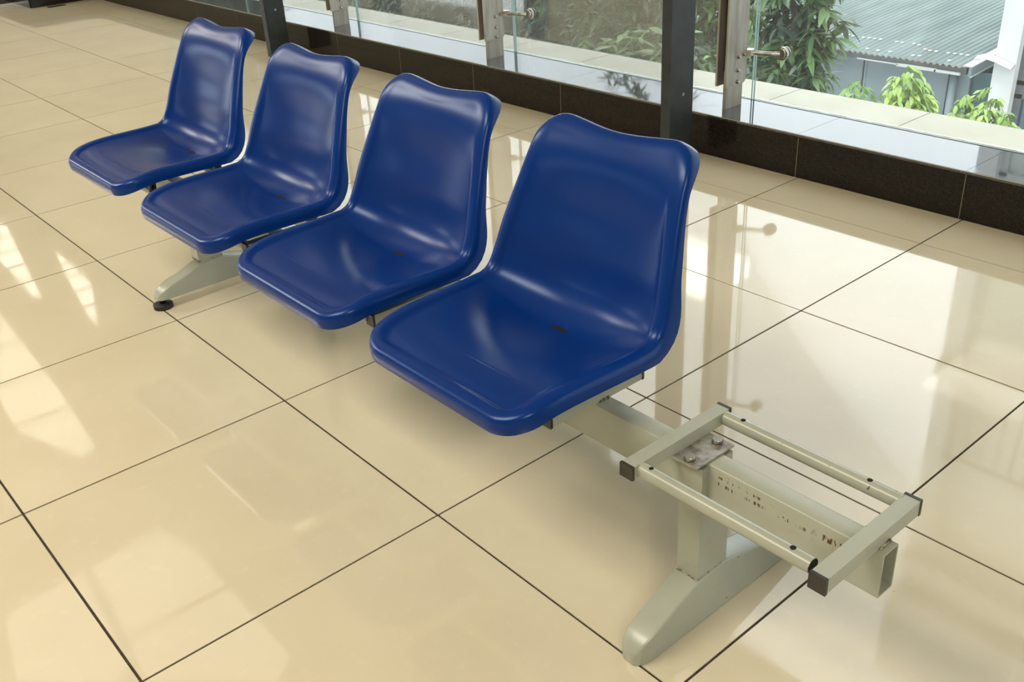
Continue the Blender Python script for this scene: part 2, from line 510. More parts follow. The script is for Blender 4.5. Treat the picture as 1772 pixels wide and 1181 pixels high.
bm = N_(); box(bm, -26, 7, 3.135, 3.150, -.30, .146); obj('ledge_face', bm, M_LEDGE, parent=ledge)
# ragged silicone bead along the glass foot, outside
bm = N_()
rs = random.Random(5)
x = -6.0
while x < 2.0:
    w = rs.uniform(.012, .03)
    box(bm, x, x + w, 2.9185, 2.9185 + rs.uniform(.006, .014), .1560, .1575 + rs.uniform(0, .0012))
    x += w*.98
obj('silicone_bead', bm, M_SILICONE, parent=ledge, kind='stuff')
bm = N_(); box(bm, -13, 6.5, 2.9015, 2.9065, .1555, .1566); obj('black_gasket', bm, M_RUBBER, parent=kerb).name = 'gasket'

# corner block at the far left: the kerb steps out into the hall
bm = N_(); box(bm, -20, -7.33, 2.14, YC + .02, 0, .146)
blk = obj('trim_3', bm, M_GRANITE, kind='structure'); blk['label'] = 'dark granite kerb return at the far left end of the hall'
bm = N_(); box(bm, -20, -7.322, 2.132, YC, .1462, .156); bev(bm, .001, 1); obj('cap_tile', bm, M_GRANTOP, parent=blk)
for x0 in (-7.94, -8.55, -9.16, -9.77):
    bm = N_(); box(bm, x0 + .002, x0 + .606, 2.131, 2.1395, 0.001, .1455); obj('riser_tile', bm, M_GRANITE, parent=blk)
for y0 in (2.142, 2.40):
    bm = N_(); box(bm, -7.3295, -7.321, y0, y0 + .25, 0.001, .1455); obj('riser_tile', bm, M_GRANITE, parent=blk)

# ---- glass wall: panes, one object each
PJ = [-1.003, -2.400, -3.785, -5.17, .394, 1.791, 3.188, 4.585]
PJ.sort()
edges = [-6.55] + PJ + [5.98]
GH = 2.06
n = 0
for a_, c_ in zip(edges[:-1], edges[1:]):
    n += 1
    w = N_(); v, fs = box(w, a_ + .005, c_ - .005, 2.9075, 2.9175, .1568, 2.76 if a_ > -1.1 else GH + .01)
    for f in fs:
        nn = f.calc_center_median()
        if abs(nn.y - 2.9125) < .004: f.material_index = 1
    o = obj('window_%d' % n, w, [M_GLASS, M_GLASSEDGE], kind='structure')
# ---- lintel, ceiling, walls
bm = N_()
box(bm, -6.56, -1.885, 2.84, 3.02, 1.965, 3.20)
box(bm, -1.885, -1.04, 2.84, 3.02, 2.055, 3.20)
box(bm, -1.04, 7, 2.84, 3.02, 2.75, 3.20)
obj('trim_4', bm, M_HEADER, kind='structure')
bm = N_(); box(bm, -26, -6.56, 2.80, 3.02, .157, 3.20)
obj('wall_right', bm, M_CEIL, kind='structure')
bm = N_()
CZ = 3.20
box(bm, -26, 7, -5.4, 3.02, CZ, CZ + .12)
CEIL = obj('ceiling', bm, M_CEIL, kind='structure')
# glowing panels added under the ceiling to put bright patches in the floor reflection
def glow_panel(pts, m, bars=0, ax=0):
    bm = N_(); prism(bm, pts, 'z', CZ - .012, CZ - .001); p_ = obj('added_glow_panel', bm, m, parent=CEIL)
    cx0 = min(q[0] for q in pts); cx1 = max(q[0] for q in pts); y0 = min(q[1] for q in pts); y1 = max(q[1] for q in pts)
    for k in range(bars):
        x = cx0 + (cx1 - cx0)*(k + 1)/(bars + 1)
        bm = N_(); box(bm, x - .02, x + .02, y0, y1, CZ - .03, CZ - .013); obj('panel_bar', bm, M_CEIL, parent=p_)
glow_panel([(-10.62, 2.57), (-10.27, 2.58), (-9.33, 2.52), (-8.31, 2.20), (-8.58, 2.21), (-9.75, 2.40)], M_RL, 4)
glow_panel([(-12.15, 2.37), (-12.03, 2.42), (-9.44, 2.01), (-9.53, 1.95), (-10.39, 2.00), (-10.91, 2.01)], M_RL, 4)
glow_panel([(-9.33, 1.55), (-8.7, 1.52), (-7.23, 1.46), (-6.08, 1.36), (-6.04, 1.22), (-6.83, 0.97), (-7.5, 1.02)], M_RL2, 3)
glow_panel([(-4.61, 0.79), (-4.7, 1.3), (-4.23, 1.39), (-2.95, 1.37), (-2.84, 1.22), (-3.38, 0.66), (-4.09, 0.75)], M_RL3, 1)
glow_panel([(-4.52, 0.2), (-4.57, 0.32), (-4.6, 0.73), (-3.55, 0.62), (-3.51, 0.52), (-3.93, 0.09)], M_RL3, 0)
glow_panel([(-4.02, 2.02), (-4.02, 2.18), (-3.97, 2.16), (-3.97, 2.02)], M_RL2, 0)
bm = N_()
for (xa, xb, za, zb) in ((-26, -18.5, 0, CZ), (-18.5, -11.5, 0, .45), (-18.5, -11.5, 2.0, CZ), (-11.5, -5.6, 0, CZ), (-5.6, -4.6, 0, 1.2), (-5.6, -4.6, 1.9, CZ), (-4.6, 7, 0, CZ)):
    box(bm, xa, xb, -5.5, -5.4, za, zb)
obj('wall_left', bm, M_WALL, kind='structure')
bm = N_()
for (ya, yb, za, zb) in ((-5.4, -4.4, 0, CZ), (-4.4, .6, 0, .4), (-4.4, .6, 2.4, CZ), (.6, 3.0, 0, CZ)): box(bm, -26.1, -26, ya, yb, za, zb)
obj('wall_back', bm, M_WALL, kind='structure')
bm = N_(); box(bm, 7.0, 7.1, -5.4, 3.0, 0, CZ); obj('wall_front', bm, M_WALL, kind='structure')

# ================================================================== OBJECTS
# ---- warm fill lamps added overhead, out of view, to brighten the hall
def panel(x, y, label):
    t = thing('fill_lamp_panel', label, 'light', (x, y, CZ), 'unseen added fill lamps')
    bm = N_(); box(bm, x - 1.05, x + 1.05, y - .6, y + .6, CZ - .03, CZ - .001); obj('fill_lamp_frame', bm, M_FILLPANEL, parent=t)
    ld = bpy.data.lights.new('lamp', 'AREA'); ld.shape = 'RECTANGLE'; ld.size = 2.0; ld.size_y = 1.1; ld.energy = LAMP_W; ld.color = (1.0, .93, .80)
    lo = bpy.data.objects.new('lamp', ld); COL.objects.link(lo); lo.location = (x, y, CZ - .034); attach(lo, t)
LAMP_W = 72
for px_, lb in ((-9.5, 'added unseen fill lamp farthest down the hall, beyond the bench'), (-5.2, 'added unseen fill lamp over the far end of the bench'),
                (-.9, 'added unseen fill lamp over the near end of the bench'), (3.4, 'added unseen fill lamp behind the viewer')):
    panel(px_, -1.4, lb)

# ---- charcoal steel posts
def post(x, label):
    t = thing('steel_post', label, 'post', (x, 2.49, 0), 'charcoal posts along the glass wall')
    bm = N_(); box(bm, x - .022, x + .022, 2.451, 2.575, 0, CZ); bev(bm, .003, 2)
    obj('shaft', bm, M_POST, parent=t)
    bm = N_(); cyl(bm, (x + .022, 2.52, .255), (x + .0245, 2.52, .255), .006, 14); obj('rivet', bm, M_BOLT, parent=t)
    return t
post(-1.045, 'charcoal square steel post standing behind the nearest blue seat')
post(-4.045, 'charcoal square steel post standing between the two farthest blue seats')

# ---- glass fins with spider arms
def fin(x, label, top=1.96):
    t = thing('glass_fin_bracket', label, 'bracket', (x, 2.78, .156), 'stainless fins holding the glass')
    bm = N_(); box(bm, x - .007, x + .007, 2.735, 2.832, .1562, .30); bev(bm, .001, 1)
    obj('foot_plate', bm, M_STAINLESS, parent=t)
    def plate(xa, xb):
        bm = N_()
        prism(bm, [(2.715, .243), (2.822, .243), (2.832, .253), (2.832, top), (2.715, top)], 'x', xa, xb); bev(bm, .001, 1)
        return obj('side_plate', bm, M_STAINLESS, parent=t)
    plate(x + .012, x + .020); plate(x - .030, x - .022)
    bm = N_(); box(bm, x - .020, x + .010, 2.80, 2.806, .27, top - .04); obj('spacer', bm, M_BLACKPL, parent=t)
    for (yy, zz) in ((2.782, .345), (2.782, .296), (2.782, .248 + .006), (2.812, .350)):
        bm = N_(); cyl(bm, (x + .020, yy, zz), (x + .0235, yy, zz), .0085, 18)
        cyl(bm, (x + .0235, yy, zz), (x + .030, yy, zz), .0075, 18, r2=.004)
        obj('dome_bolt', bm, M_STAINLESS2, parent=t)
    for zz in (.352, 1.19):
        a = N_()
        # hub, arm and neck as one casting
        prism(a, [(x + .018, 2.815), (x + .040, 2.828), (x + .046, 2.846), (x + .034, 2.858), (x + .012, 2.848), (x + .008, 2.832)], 'z', zz - .010, zz + .012)
        bev(a, .003, 2)
        cyl(a, (x + .030, 2.840, zz), (x + .122, 2.880, zz - .003), .0085, 18, r2=.0075)
        cyl(a, (x + .104, 2.872, zz - .003), (x + .130, 2.884, zz - .003), .0075, 18, r2=.012)
        obj('spider_arm', a, M_STAINLESS2, parent=t, autosmooth=.6)
        d = N_(); cyl(d, (x + .128, 2.8845, zz - .003), (x + .128, 2.893, zz - .003), .021, 28)
        cyl(d, (x + .128, 2.894, zz - .003), (x + .128, 2.9075, zz - .003), .024, 28); bev(d, .0015, 2, .9)
        obj('clamp_disc', d, M_STAINLESS2, parent=t, autosmooth=.6)
        d = N_(); cyl(d, (x + .128, 2.9176, zz - .003), (x + .128, 2.9225, zz - .003), .022, 28)
        obj('outer_disc', d, M_STAINLESS2, parent=t)
    return t
fin(-1.003, 'stained stainless fin and spider clamp, right of the near charcoal post', 2.745)
fin(-2.400, 'stainless fin and spider clamp, left of the near charcoal post')
fin(-3.760, 'stainless fin bracket nearest the far charcoal post')

# ---- drain slot in the floor at far left
bm = N_(); box(bm, -7.262, -7.206, 2.235, 2.365, 0.0005, .0035); bev(bm, .001, 1)
tag(obj('floor_vent', bm, M_BLACKPL), 'small dark rectangular slot cover in the floor by the far kerb corner', 'cover')

def lerp(a,b,t):return a+(b-a)*t
def interp(xs,ys,x):
    if x<=xs[0]:return ys[0]
    for i in range(len(xs)-1):
        if x<=xs[i+1]:
            t=(x-xs[i])/(xs[i+1]-xs[i]);t=t*t*(3-2*t) if False else t
            return lerp(ys[i],ys[i+1],t)
    return ys[-1]
def smooth_spline(P,n=24):
    out=[]
    for i in range(len(P)-1):
        p0=P[max(i-1,0)];p1=P[i];p2=P[i+1];p3=P[min(i+2,len(P)-1)]
        for k in range(n):
            t=k/n
            out.append(tuple(.5*((2*p1[j])+(-p0[j]+p2[j])*t+(2*p0[j]-5*p1[j]+4*p2[j]-p3[j])*t*t+(-p0[j]+3*p1[j]-3*p2[j]+p3[j])*t**3) for j in range(len(p1))))
    out.append(tuple(P[-1]));return out
# station: y, z, half width, skirt depth
def seat_mesh(ST,rf,rt,NO=1,pan=None,rings=14,dip=0.0):
    """returns verts, faces. ST rows (y,z,hw,D)"""
    C=smooth_spline(ST)
    L=[0]
    for i in range(1,len(C)):L.append(L[-1]+math.hypot(C[i][0]-C[i-1][0],C[i][1]-C[i-1][1]))
    S=L[-1]
    def at(s):
        s0=min(max(s,0),S)
        lo,hi=0,len(L)-1
        while hi-lo>1:
            m=(lo+hi)//2
            if L[m]<=s0:lo=m
            else:hi=m
        t=(s0-L[lo])/(L[hi]-L[lo]+1e-12)
        c=[lerp(C[lo][j],C[hi][j],t) for j in range(4)]
        a=max(lo-3,0);b=min(hi+3,len(C)-1)
        ty,tz=C[b][0]-C[a][0],C[b][1]-C[a][1];l=math.hypot(ty,tz);ty/=l;tz/=l
        if s<0 or s>S:
            e=s-s0;c[0]+=ty*e;c[1]+=tz*e
        return c,(ty,tz)
    # outline
    out=[]
    def hw(s):return at(s)[0][2]
    nf,nc,ns,nt=14*NO,10*NO,44*NO,14*NO
    half=[]
    for i in range(nf):half.append(((hw(0)-rf)*i/nf,0.0))
    for i in range(nc):
        t=i/nc*math.pi/2;s=rf*(1-math.cos(t));half.append((hw(s)-rf+rf*math.sin(t),s))
    for i in range(ns):
        s=lerp(rf,S-rt,i/ns);half.append((hw(s),s))
    for i in range(nc):
        t=i/nc*math.pi/2;s=S-rt+rt*math.sin(t);half.append((hw(s)-rt+rt*math.cos(t),s))
    for i in range(nt):half.append(((hw(S)-rt)*(1-i/nt),S))
    half.append((0.0,S))
    def dp(a,s):
        q=min(a/(hw(S)-.02),1);return s-dip*(1+math.cos(math.pi*q))/2*max(0,(s-.5*S)/(.5*S))
    half=[(a,dp(a,s)) for a,s in half]
    out=half+[(-a,s) for a,s in half[-2:0:-1]]
    n=len(out)
    nor=[]
    for i in range(n):
        a=out[i-1];b=out[(i+1)%n];dx,dy=b[0]-a[0],b[1]-a[1];l=math.hypot(dx,dy);nor.append((-dy/l,dx/l)) # inward
    V=[];F=[]
    def put(a,s,d):
        c,(ty,tz)=at(s)
        # normal pointing to the sitter
        ny,nz=-tz,ty
        V.append((a,c[0]-ny*d,c[1]-nz*d))
    def dish(a,s):
        c,_=at(s);w=c[2]-.0262;q=min(abs(a)/w,1);f=s/S
        return pan(q,f,s,S) if pan else 0
    def lipf(s):
        t=min(max((s/S-.66)/.26,0),1);return 1-t*t*(3-2*t)*.92
    prof=[(-.012,1.0),(-.0115,.8),(-.010,.55),(-.008,.3),(-.0055,.15),(-.002,.065),(.003,.015),(.009,0),(.0145,.012),(.019,.055),(.0225,.14),(.026,.19)]
    for off,dd in prof:
        for i,(a,s) in enumerate(out):
            D=at(s)[0][3];fl=1.0
            put(a+nor[i][0]*off,s+nor[i][1]*off,dd*D if off<.012 else dd*.045*lipf(s))
    m=.10
    base=prof[-1][0]
    for k in range(1,rings+1):
        t=1-(k/rings)
        for i,(a,s) in enumerate(out):
            A=a+nor[i][0]*base;Sx=s+nor[i][1]*base;D=at(s)[0][3]
            sc=min(max(Sx,m),S-m)
            aa=A*t;ss=sc+(Sx-sc)*t
            e=1-t
            put(aa,ss,.19*.045*lipf(ss)+dish(aa,ss))
    R=len(prof)+rings
    for r in range(R-1):
        for i in range(n):
            j=(i+1)%n;F.append((r*n+i,r*n+j,(r+1)*n+j,(r+1)*n+i))
    return V,F,n,R
def sst(t):
    t=min(max(t,0),1);return t*t*(3-2*t)
def pan(q,f,s,S):
    # depth of the dish below the crest level
    g=1-q**2.4
    sc=math.exp(-((f-.50)/(.24 if f<.5 else .14))**2)*.031+math.exp(-((f-.74)/.14)**2)*.013+.004
    return g*sc*sst((s-.026)/.09)*sst((S-.02-s)/.16)

# ---- the bench
BENCH = thing('beam_bench', 'row of four blue moulded plastic seats on a grey metal beam, fifth seat missing', 'bench', (-.40, .765, 0))
ZT = .320
# beam: rectangular hollow tube, open at its right end
def hollow(x0, x1, y0, y1, z0, z1, t_=.0025):
    bm = N_()
    def ring(x, i):
        r = .003 if i == 0 else 0.001
        o_ = t_ if i else 0
        a0, a1, c0, c1 = y0 + o_, y1 - o_, z0 + o_, z1 - o_
        pts = []
        for (cy, cz, sa) in ((a1 - r, c1 - r, 0), (a0 + r, c1 - r, 90), (a0 + r, c0 + r, 180), (a1 - r, c0 + r, 270)):
            for k in range(4):
                t = math.radians(sa + 30*k); pts.append((x, cy + r*math.cos(t), cz + r*math.sin(t)))
        return [bm.verts.new(p_) for p_ in pts]
    A, B, C_, D = ring(x0, 0), ring(x1, 0), ring(x1, 1), ring(x0, 1)
    for P, Q in ((A, B), (B, C_), (C_, D), (D, A)):
        n_ = len(P)
        for i in range(n_): bm.faces.new((P[i], P[(i+1) % n_], Q[(i+1) % n_], Q[i]))
    return bm
beam = obj('beam', hollow(-1.66, .8235, .7435, .7805, .2450, ZT), M_BEAM, parent=BENCH, autosmooth=.7)

# legs
def leg(xr, pads):
    """xr = x of the right-hand face"""
    xl = xr - .043
    bm = N_()
    box(bm, xl, xr, .731, .803, .088, ZT - .006); bev(bm, .0025, 2)
    ps = obj('leg_post', bm, M_PAINT, parent=BENCH)
    # foot: a folded-sheet beam that is thick in the middle and low at its rounded toes
    zb = .029 if pads else .0015
    st = []
    ys = [.592, .596, .604, .618, .64, .68, .715, .73, .76, .80, .815, .84, .88, .92, .96, 1.0, 1.02, 1.032, 1.037]
    zt = [.018, .030, .039, .048, .058, .0755, .090, .0955, .098, .098, .0955, .088, .078, .068, .057, .046, .040, .030, .020]
    hw_ = [.010, .0165, .021, .0238, .0245, .0245, .0245, .0245, .0245, .0245, .0245, .0245, .0245, .0245, .0245, .024, .021, .0155, .010]
    bm = N_(); xc = (xl + xr)/2 + .0005
    rows_ = []
    dz = .012 if pads else 0
    for y, z, h in zip(ys, zt, hw_):
        z += dz*max(0, 1 - abs(y - .77)/.22) if False else (dz if z < .06 else dz*.4)
        r = min(.0045, h*.6, (z - zb)*.45)
        pts = [(-h, zb)]
        for k in range(5):
            t = math.radians(180 - 22.5*k); pts.append((-h + r + r*math.cos(t), z - r + r*math.sin(t)))
        pts.append((0, z + .0006))
        for k in range(5):
            t = math.radians(90 - 22.5*k); pts.append((h - r + r*math.cos(t), z - r + r*math.sin(t)))
        pts.append((h, zb))
        rows_.append([bm.verts.new((xc + a, y, c)) for a, c in pts])
    for P, Q in zip(rows_[:-1], rows_[1:]):
        n_ = len(P)
        for i in range(n_): bm.faces.new((P[i], P[(i+1) % n_], Q[(i+1) % n_], Q[i]))
    bm.faces.new(rows_[0][::-1]); bm.faces.new(rows_[-1])
    ft = obj('leg_foot', bm, M_PAINT, parent=BENCH, autosmooth=.7)
    # weld seams
    bm = N_(); rw = random.Random(int(xr*100))
    for (x0, y0, x1, y1) in ((xl, .7305, xr, .7305), (xr, .7305, xr, .803)):
        n_ = 12
        for i in range(n_):
            t = (i + .5)/n_
            zz = .0955 + dz + rw.uniform(-.001, .002)
            bmesh.ops.create_icosphere(bm, subdivisions=1, radius=rw.uniform(.0016, .0030), matrix=Matrix.Translation((x0 + (x1-x0)*t, y0 + (y1-y0)*t, zz)))
    obj('weld', bm, M_WELD, parent=ps, kind='stuff', smooth=True)
    for yy in ((.609, 1.02) if pads else ()):
        bm = N_()
        cyl(bm, (xc, yy, .016), (xc, yy, .040), .0095, 16)
        obj('leveling_screw', bm, M_BLACKPL, parent=ft)
        bm = N_()
        cyl(bm, (xc, yy, 0), (xc, yy, .012), .0275, 28)
        cyl(bm, (xc, yy, .012), (xc, yy, .0165), .0265, 28, r2=.016); bev(bm, .0012, 2, .5)
        obj('foot_pad', bm, M_RUBBER, parent=ft, autosmooth=.6)
leg(.533, False)
leg(-1.288, True)
# mounting plates with bolts over the leg posts
def mplate(x0, x1):
    bm = N_(); box(bm, x0, x1, .7170, .8055, ZT + .0005, ZT + .0040); bev(bm, .001, 1)
    pl = obj('mounting_plate', bm, M_STEELPLATE, parent=BENCH)
    bm = N_(); box(bm, x1 - .040, x1 - .004, .727, .800, ZT - .006, ZT + .0003); obj('packing_plate', bm, M_BLACKPL, parent=pl)
    for yy in (.7275, .7925):
        bm = N_()
        cyl(bm, (x1 - .022, yy, ZT + .004), (x1 - .022, yy, ZT + .0053), .0108, 20)
        cyl(bm, (x1 - .022, yy, ZT + .0053), (x1 - .022, yy, ZT + .0118), .0088, 6)
        bm2 = bm; bev(bm2, .0006, 1, .7)
        obj('hex_bolt', bm, M_BOLT, parent=pl)
mplate(.452, .533)
mplate(-1.370, -1.288)

# seat frames: two square crossbars and two round tubes for every seat place
def weld_line(x, y0, y1, z, parent, seed=1):
    bm = N_(); rw = random.Random(seed); n_ = 14
    for i in range(n_):
        t = (i + .5)/n_
        bmesh.ops.create_icosphere(bm, subdivisions=1, radius=rw.uniform(.0014, .0032), matrix=Matrix.Translation((x + rw.uniform(-.001, .001), y0 + (y1-y0)*t, z + rw.uniform(-.0008, .0012))))
    return obj('weld', bm, M_WELD, parent=parent, kind='stuff', smooth=True)
BW = .0240
def crossbar(xr, y0, y1, dz=0, seed=1):
    z0, z1 = ZT + dz + .0005, ZT + dz + .0250
    if dz == 0 and abs(xr - .485) < .01: z0 += .0035; z1 += .001
    bm = N_(); box(bm, xr - BW, xr, y0 + .005, y1 - .005, z0, z1); bev(bm, .0025, 3)
    cb = obj('crossbar', bm, M_PAINT, parent=BENCH, autosmooth=.5)
    for (a_, c_) in ((y0, y0 + .0052), (y1 - .0052, y1)):
        bm = N_(); box(bm, xr - BW - .0008, xr + .0008, a_, c_, z0 - .0008, z1 + .0008); bev(bm, .0018, 2)
        obj('end_cap', bm, M_BLACKPL, parent=cb, autosmooth=.5)
    weld_line(xr + .0005, .752, .776, ZT + .0015, cb, seed)
    return cb
def tube(x0, x1, y, z, r=.0115, holes=()):
    bm = N_()
    cyl(bm, (x0, y, z), (x1, y, z), r, 24)
    tb = obj('support_tube', bm, M_PAINT, parent=BENCH, autosmooth=.6)
    for hx, hr in holes:
        bm = N_(); cyl(bm, (hx, y, z + r*.80), (hx, y, z + r + .0002), hr, 18)
        obj('bolt_hole', bm, M_HOLE, parent=tb)
    return tb
frames = [(.6485, 0, 0), (.1330, 0, 0), (-.378, .0, 0), (-.900, .004, 0), (-1.432, .010, .0)]
for k, (xc, dy, dz) in enumerate(frames):
    xl, xr = xc - .1635 + BW, xc + .1635
    if k == 0: xl, xr = .485, .812
    if k == 1: xl, xr = -.031 + BW/1, .295
    a = crossbar(xl, .627 + dy, .858 + dy, dz, k*2+1)
    c_ = crossbar(xr, .625 + dy if k == 0 else .640 + dy*0, .854 + dy if k == 0 else .862 + dy, dz, k*2+2)
    zt_ = ZT + .0135 + dz
    hol = ((.504, .0036), (.748, .0042)) if k == 0 else ()
    hol2 = ((.520, .0040), (.739, .0040)) if k == 0 else ()
    tube(xl - .002, (xr - BW + .002) if k else .7785, .648 + dy, zt_ + (.001 if k == 0 else 0), holes=hol)
    tube(xl - .002, xr - BW + .002, .843 + dy, zt_ + (.001 if k == 0 else 0), holes=hol2)
# torn end of the near tube
bm = N_(); cyl(bm, (.7785, .648, ZT + .0145), (.7795, .648, ZT + .0145), .0102, 20)
obj('torn_tube_end', bm, M_HOLE, parent=BENCH)

# seats
STN = [(0.5279, 0.3934, 0.2, 0.0278), (0.6128, 0.4164, 0.2091, 0.0295), (0.79, 0.4184, 0.2198, 0.0274), (0.8285, 0.4257, 0.2165, 0.0349),
       (0.8501, 0.4585, 0.2132, 0.0365), (0.8768, 0.531, 0.2014, 0.0229), (0.93, 0.6549, 0.1781, 0.0154), (0.9719, 0.7109, 0.1861, 0.0373)]
V_, F_, n_, R_ = seat_mesh(STN, .050813, .067920, 1, pan, 20, .013923)
bm = N_()
vv = [bm.verts.new(c) for c in V_]
for f in F_:
    try: bm.faces.new([vv[i] for i in f])
    except ValueError: pass
bmesh.ops.remove_doubles(bm, verts=bm.verts[:], dist=.00015)
bmesh.ops.dissolve_degenerate(bm, dist=.0001, edges=bm.edges[:])
bmesh.ops.recalc_face_normals(bm, faces=bm.faces[:])
# the normals must look towards the sitter
s_ = sum(f.normal.z for f in bm.faces if f.calc_center_median().y < .7)
if s_ < 0: bmesh.ops.reverse_faces(bm, faces=bm.faces[:])
me = bpy.data.meshes.new('seat'); bm.to_mesh(me); bm.free(); me.materials.append(M_SEAT); me.materials.append(M_HOLE)
tmp = bpy.data.objects.new('tmp_seat', me); COL.objects.link(tmp)
md = tmp.modifiers.new('s', 'SOLIDIFY'); md.thickness = .0032; md.offset = -1; md.use_even_offset = False
dg = bpy.context.evaluated_depsgraph_get(); dg.update()
SEATME = bpy.data.meshes.new_from_object(tmp.evaluated_get(dg))
SEATME.name = 'seat'
SEATME.polygons.foreach_set('use_smooth', [True]*len(SEATME.polygons))
try: SEATME.set_sharp_from_angle(angle=.8)
except Exception: pass
bpy.data.objects.remove(tmp, do_unlink=True)
def pan_z(x, y):
    import mathutils
    best = None
    for v in SEATME.vertices:
        d = (v.co.x - x)**2 + (v.co.y - y)**2
        if v.co.z < .45 and (best is None or d < best[0]): best = (d, v.co.z)
    return best[1] - .007
def pan_top(x, y):
    from mathutils.bvhtree import BVHTree
    bv = BVHTree.FromPolygons([v.co for v in SEATME.vertices], [tuple(p_.vertices) for p_ in SEATME.polygons])
    h = bv.ray_cast(Vector((x, y, .30)), Vector((0, 0, 1)))
    return h[0].z if h[0] else .37
bz1, bz2 = pan_top(.10, .648), pan_top(.10, .843)
from mathutils.bvhtree import BVHTree
bvt = BVHTree.FromPolygons([v.co for v in SEATME.vertices], [tuple(p_.vertices) for p_ in SEATME.polygons])
def top_z(x, y):
    h = bvt.ray_cast(Vector((x, y, .60)), Vector((0, 0, -1)))
    return h[0].z
seats = [(0.1287, 0, 0), (-0.3719, 0, 0), (-0.8872, .0038, .0007), (-1.4138, .0111, .0068)]
for k, (sx_, sy_, sz_) in enumerate(seats):
    o = bpy.data.objects.new('seat', SEATME); COL.objects.link(o)
    o.location = (sx_, sy_, sz_); attach(o, BENCH)
    for bx in (-.10, .10):
        for by, bz in ((.648, bz1), (.843, bz2)):
            bm = N_(); cyl(bm, (sx_ + bx, by + sy_, ZT + .0226), (sx_ + bx, by + sy_, bz + sz_ - .002), .011, 14)
            obj('mounting_boss', bm, M_BLACKPL, parent=o)
    # drain slot: near-black solid following the pan, painting the shade of an open slot
    def stad(r, hl):
        return [((hl if math.cos(2*PI*q/24) > 0 else -hl) + r*math.cos(2*PI*q/24) + .004, .815 + r*math.sin(2*PI*q/24)) for q in range(24)]
    bm = N_(); L_ = [bm.verts.new((sx_ + a_, c_ + sy_, top_z(a_, c_) + .00035 + sz_)) for a_, c_ in stad(.0046, .0155)]
    L2 = [bm.verts.new((v.co.x, v.co.y, v.co.z - .008)) for v in L_]
    bm.faces.new(L_)
    for q in range(24): bm.faces.new((L_[q], L_[(q+1) % 24], L2[(q+1) % 24], L2[q]))
    obj('drain_slot', bm, M_HOLE, parent=o)

# ================================================================== OUTSIDE
# ---- yard below
bm = N_(); box(bm, -90, 40, 3.3, 90, -6.3, -6.0)
obj('ground', bm, M_GROUND, kind='structure')

# ---- shed with a corrugated roof
SHED = thing('shed', 'long low shed with a weathered green corrugated metal roof and blue-grey panel walls', 'shed', (-8, 12, -6))
ROOF_K = .075
def roof_z(y): return -1.70 + ROOF_K*(y - 11)
# roof sheets, each a part
def sheet(x0, x1, y0, y1, dz):
    bm = N_(); nx = int((x1 - x0)/.076*8); rows_ = []
    for y in (y0, y1):
        rows_.append([bm.verts.new((x0 + (x1-x0)*i/nx, y, roof_z(y) + dz + .011*math.sin(2*PI*(x0 + (x1-x0)*i/nx)/.076))) for i in range(nx + 1)])
    for i in range(nx):
        f = bm.faces.new((rows_[0][i], rows_[0][i+1], rows_[1][i+1], rows_[1][i])); f.smooth = True
    # rusty cut edge at the eave
    low = [bm.verts.new(v.co + Vector((0, .001, -.010))) for v in rows_[0]]
    for i in range(nx):
        f = bm.faces.new((low[i], low[i+1], rows_[0][i+1], rows_[0][i])); f.material_index = 1
    return obj('roof_sheet', bm, [M_ROOF, M_RUSTEDGE], parent=SHED)
xs_r = [-14.0 + .836*k for k in range(13)]
rr_ = random.Random(11)
for a_, c_ in zip(xs_r[:-1], xs_r[1:]):
    if a_ > -4.1: break
    sheet(a_, min(c_ + .06, -3.93), 10.985 + rr_.uniform(-.01, .01), 14.6, rr_.uniform(0, .002))
    sheet(a_, min(c_ + .06, -3.93), 14.45, 20.5, .004)
# fixing washers
bm = N_()
def washers(xa, xb, y, skip=.25):
    n_ = int((xb - xa)/.076)
    for i in range(n_):
        if rr_.random() < skip: continue
        x = round((xa + i*.076)/.076)*.076 + .019
        yy = y + rr_.uniform(-.012, .012)
        z = roof_z(yy) + .011
        box(bm, x - .016, x + .016, yy - .016, yy + .016, z + .001, z + .008)
washers(-6.45, -4.75, 11.53); washers(-4.72, -4.10, 11.38, .1)
washers(-6.9, -4.1, 11.12, .75); washers(-9.5, -6.5, 11.55, .4)
obj('roof_washer', bm, M_SILICONE, parent=SHED, kind='stuff')
bm = N_(); prism(bm, [(-6.385, 11.60), (-6.345, 11.60), (-6.335, 11.80), (-6.375, 11.80)], 'z', -1.632, -1.625); obj('mortar_smear', bm, M_SILICONE, parent=SHED)
# eave purlin and gutter pieces
bm = N_(); box(bm, -14, -3.97, 11.02, 11.06, -1.785, -1.716); obj('eave_purlin', bm, M_WINFRAME, parent=SHED)
for (xa, xb, dz, ty) in ((-7.2, -5.66, .012, .030), (-5.35, -4.80, -.004, .012), (-4.82, -4.32, -.008, .034), (-4.34, -4.03, -.012, .028)):
    bm = N_(); box(bm, xa, xb, 10.985, 11.02, -1.772 + dz - ty*.5, -1.772 + dz + ty*.5); bev(bm, .004, 1)
    obj('gutter_strip', bm, M_GUTTER, parent=SHED)
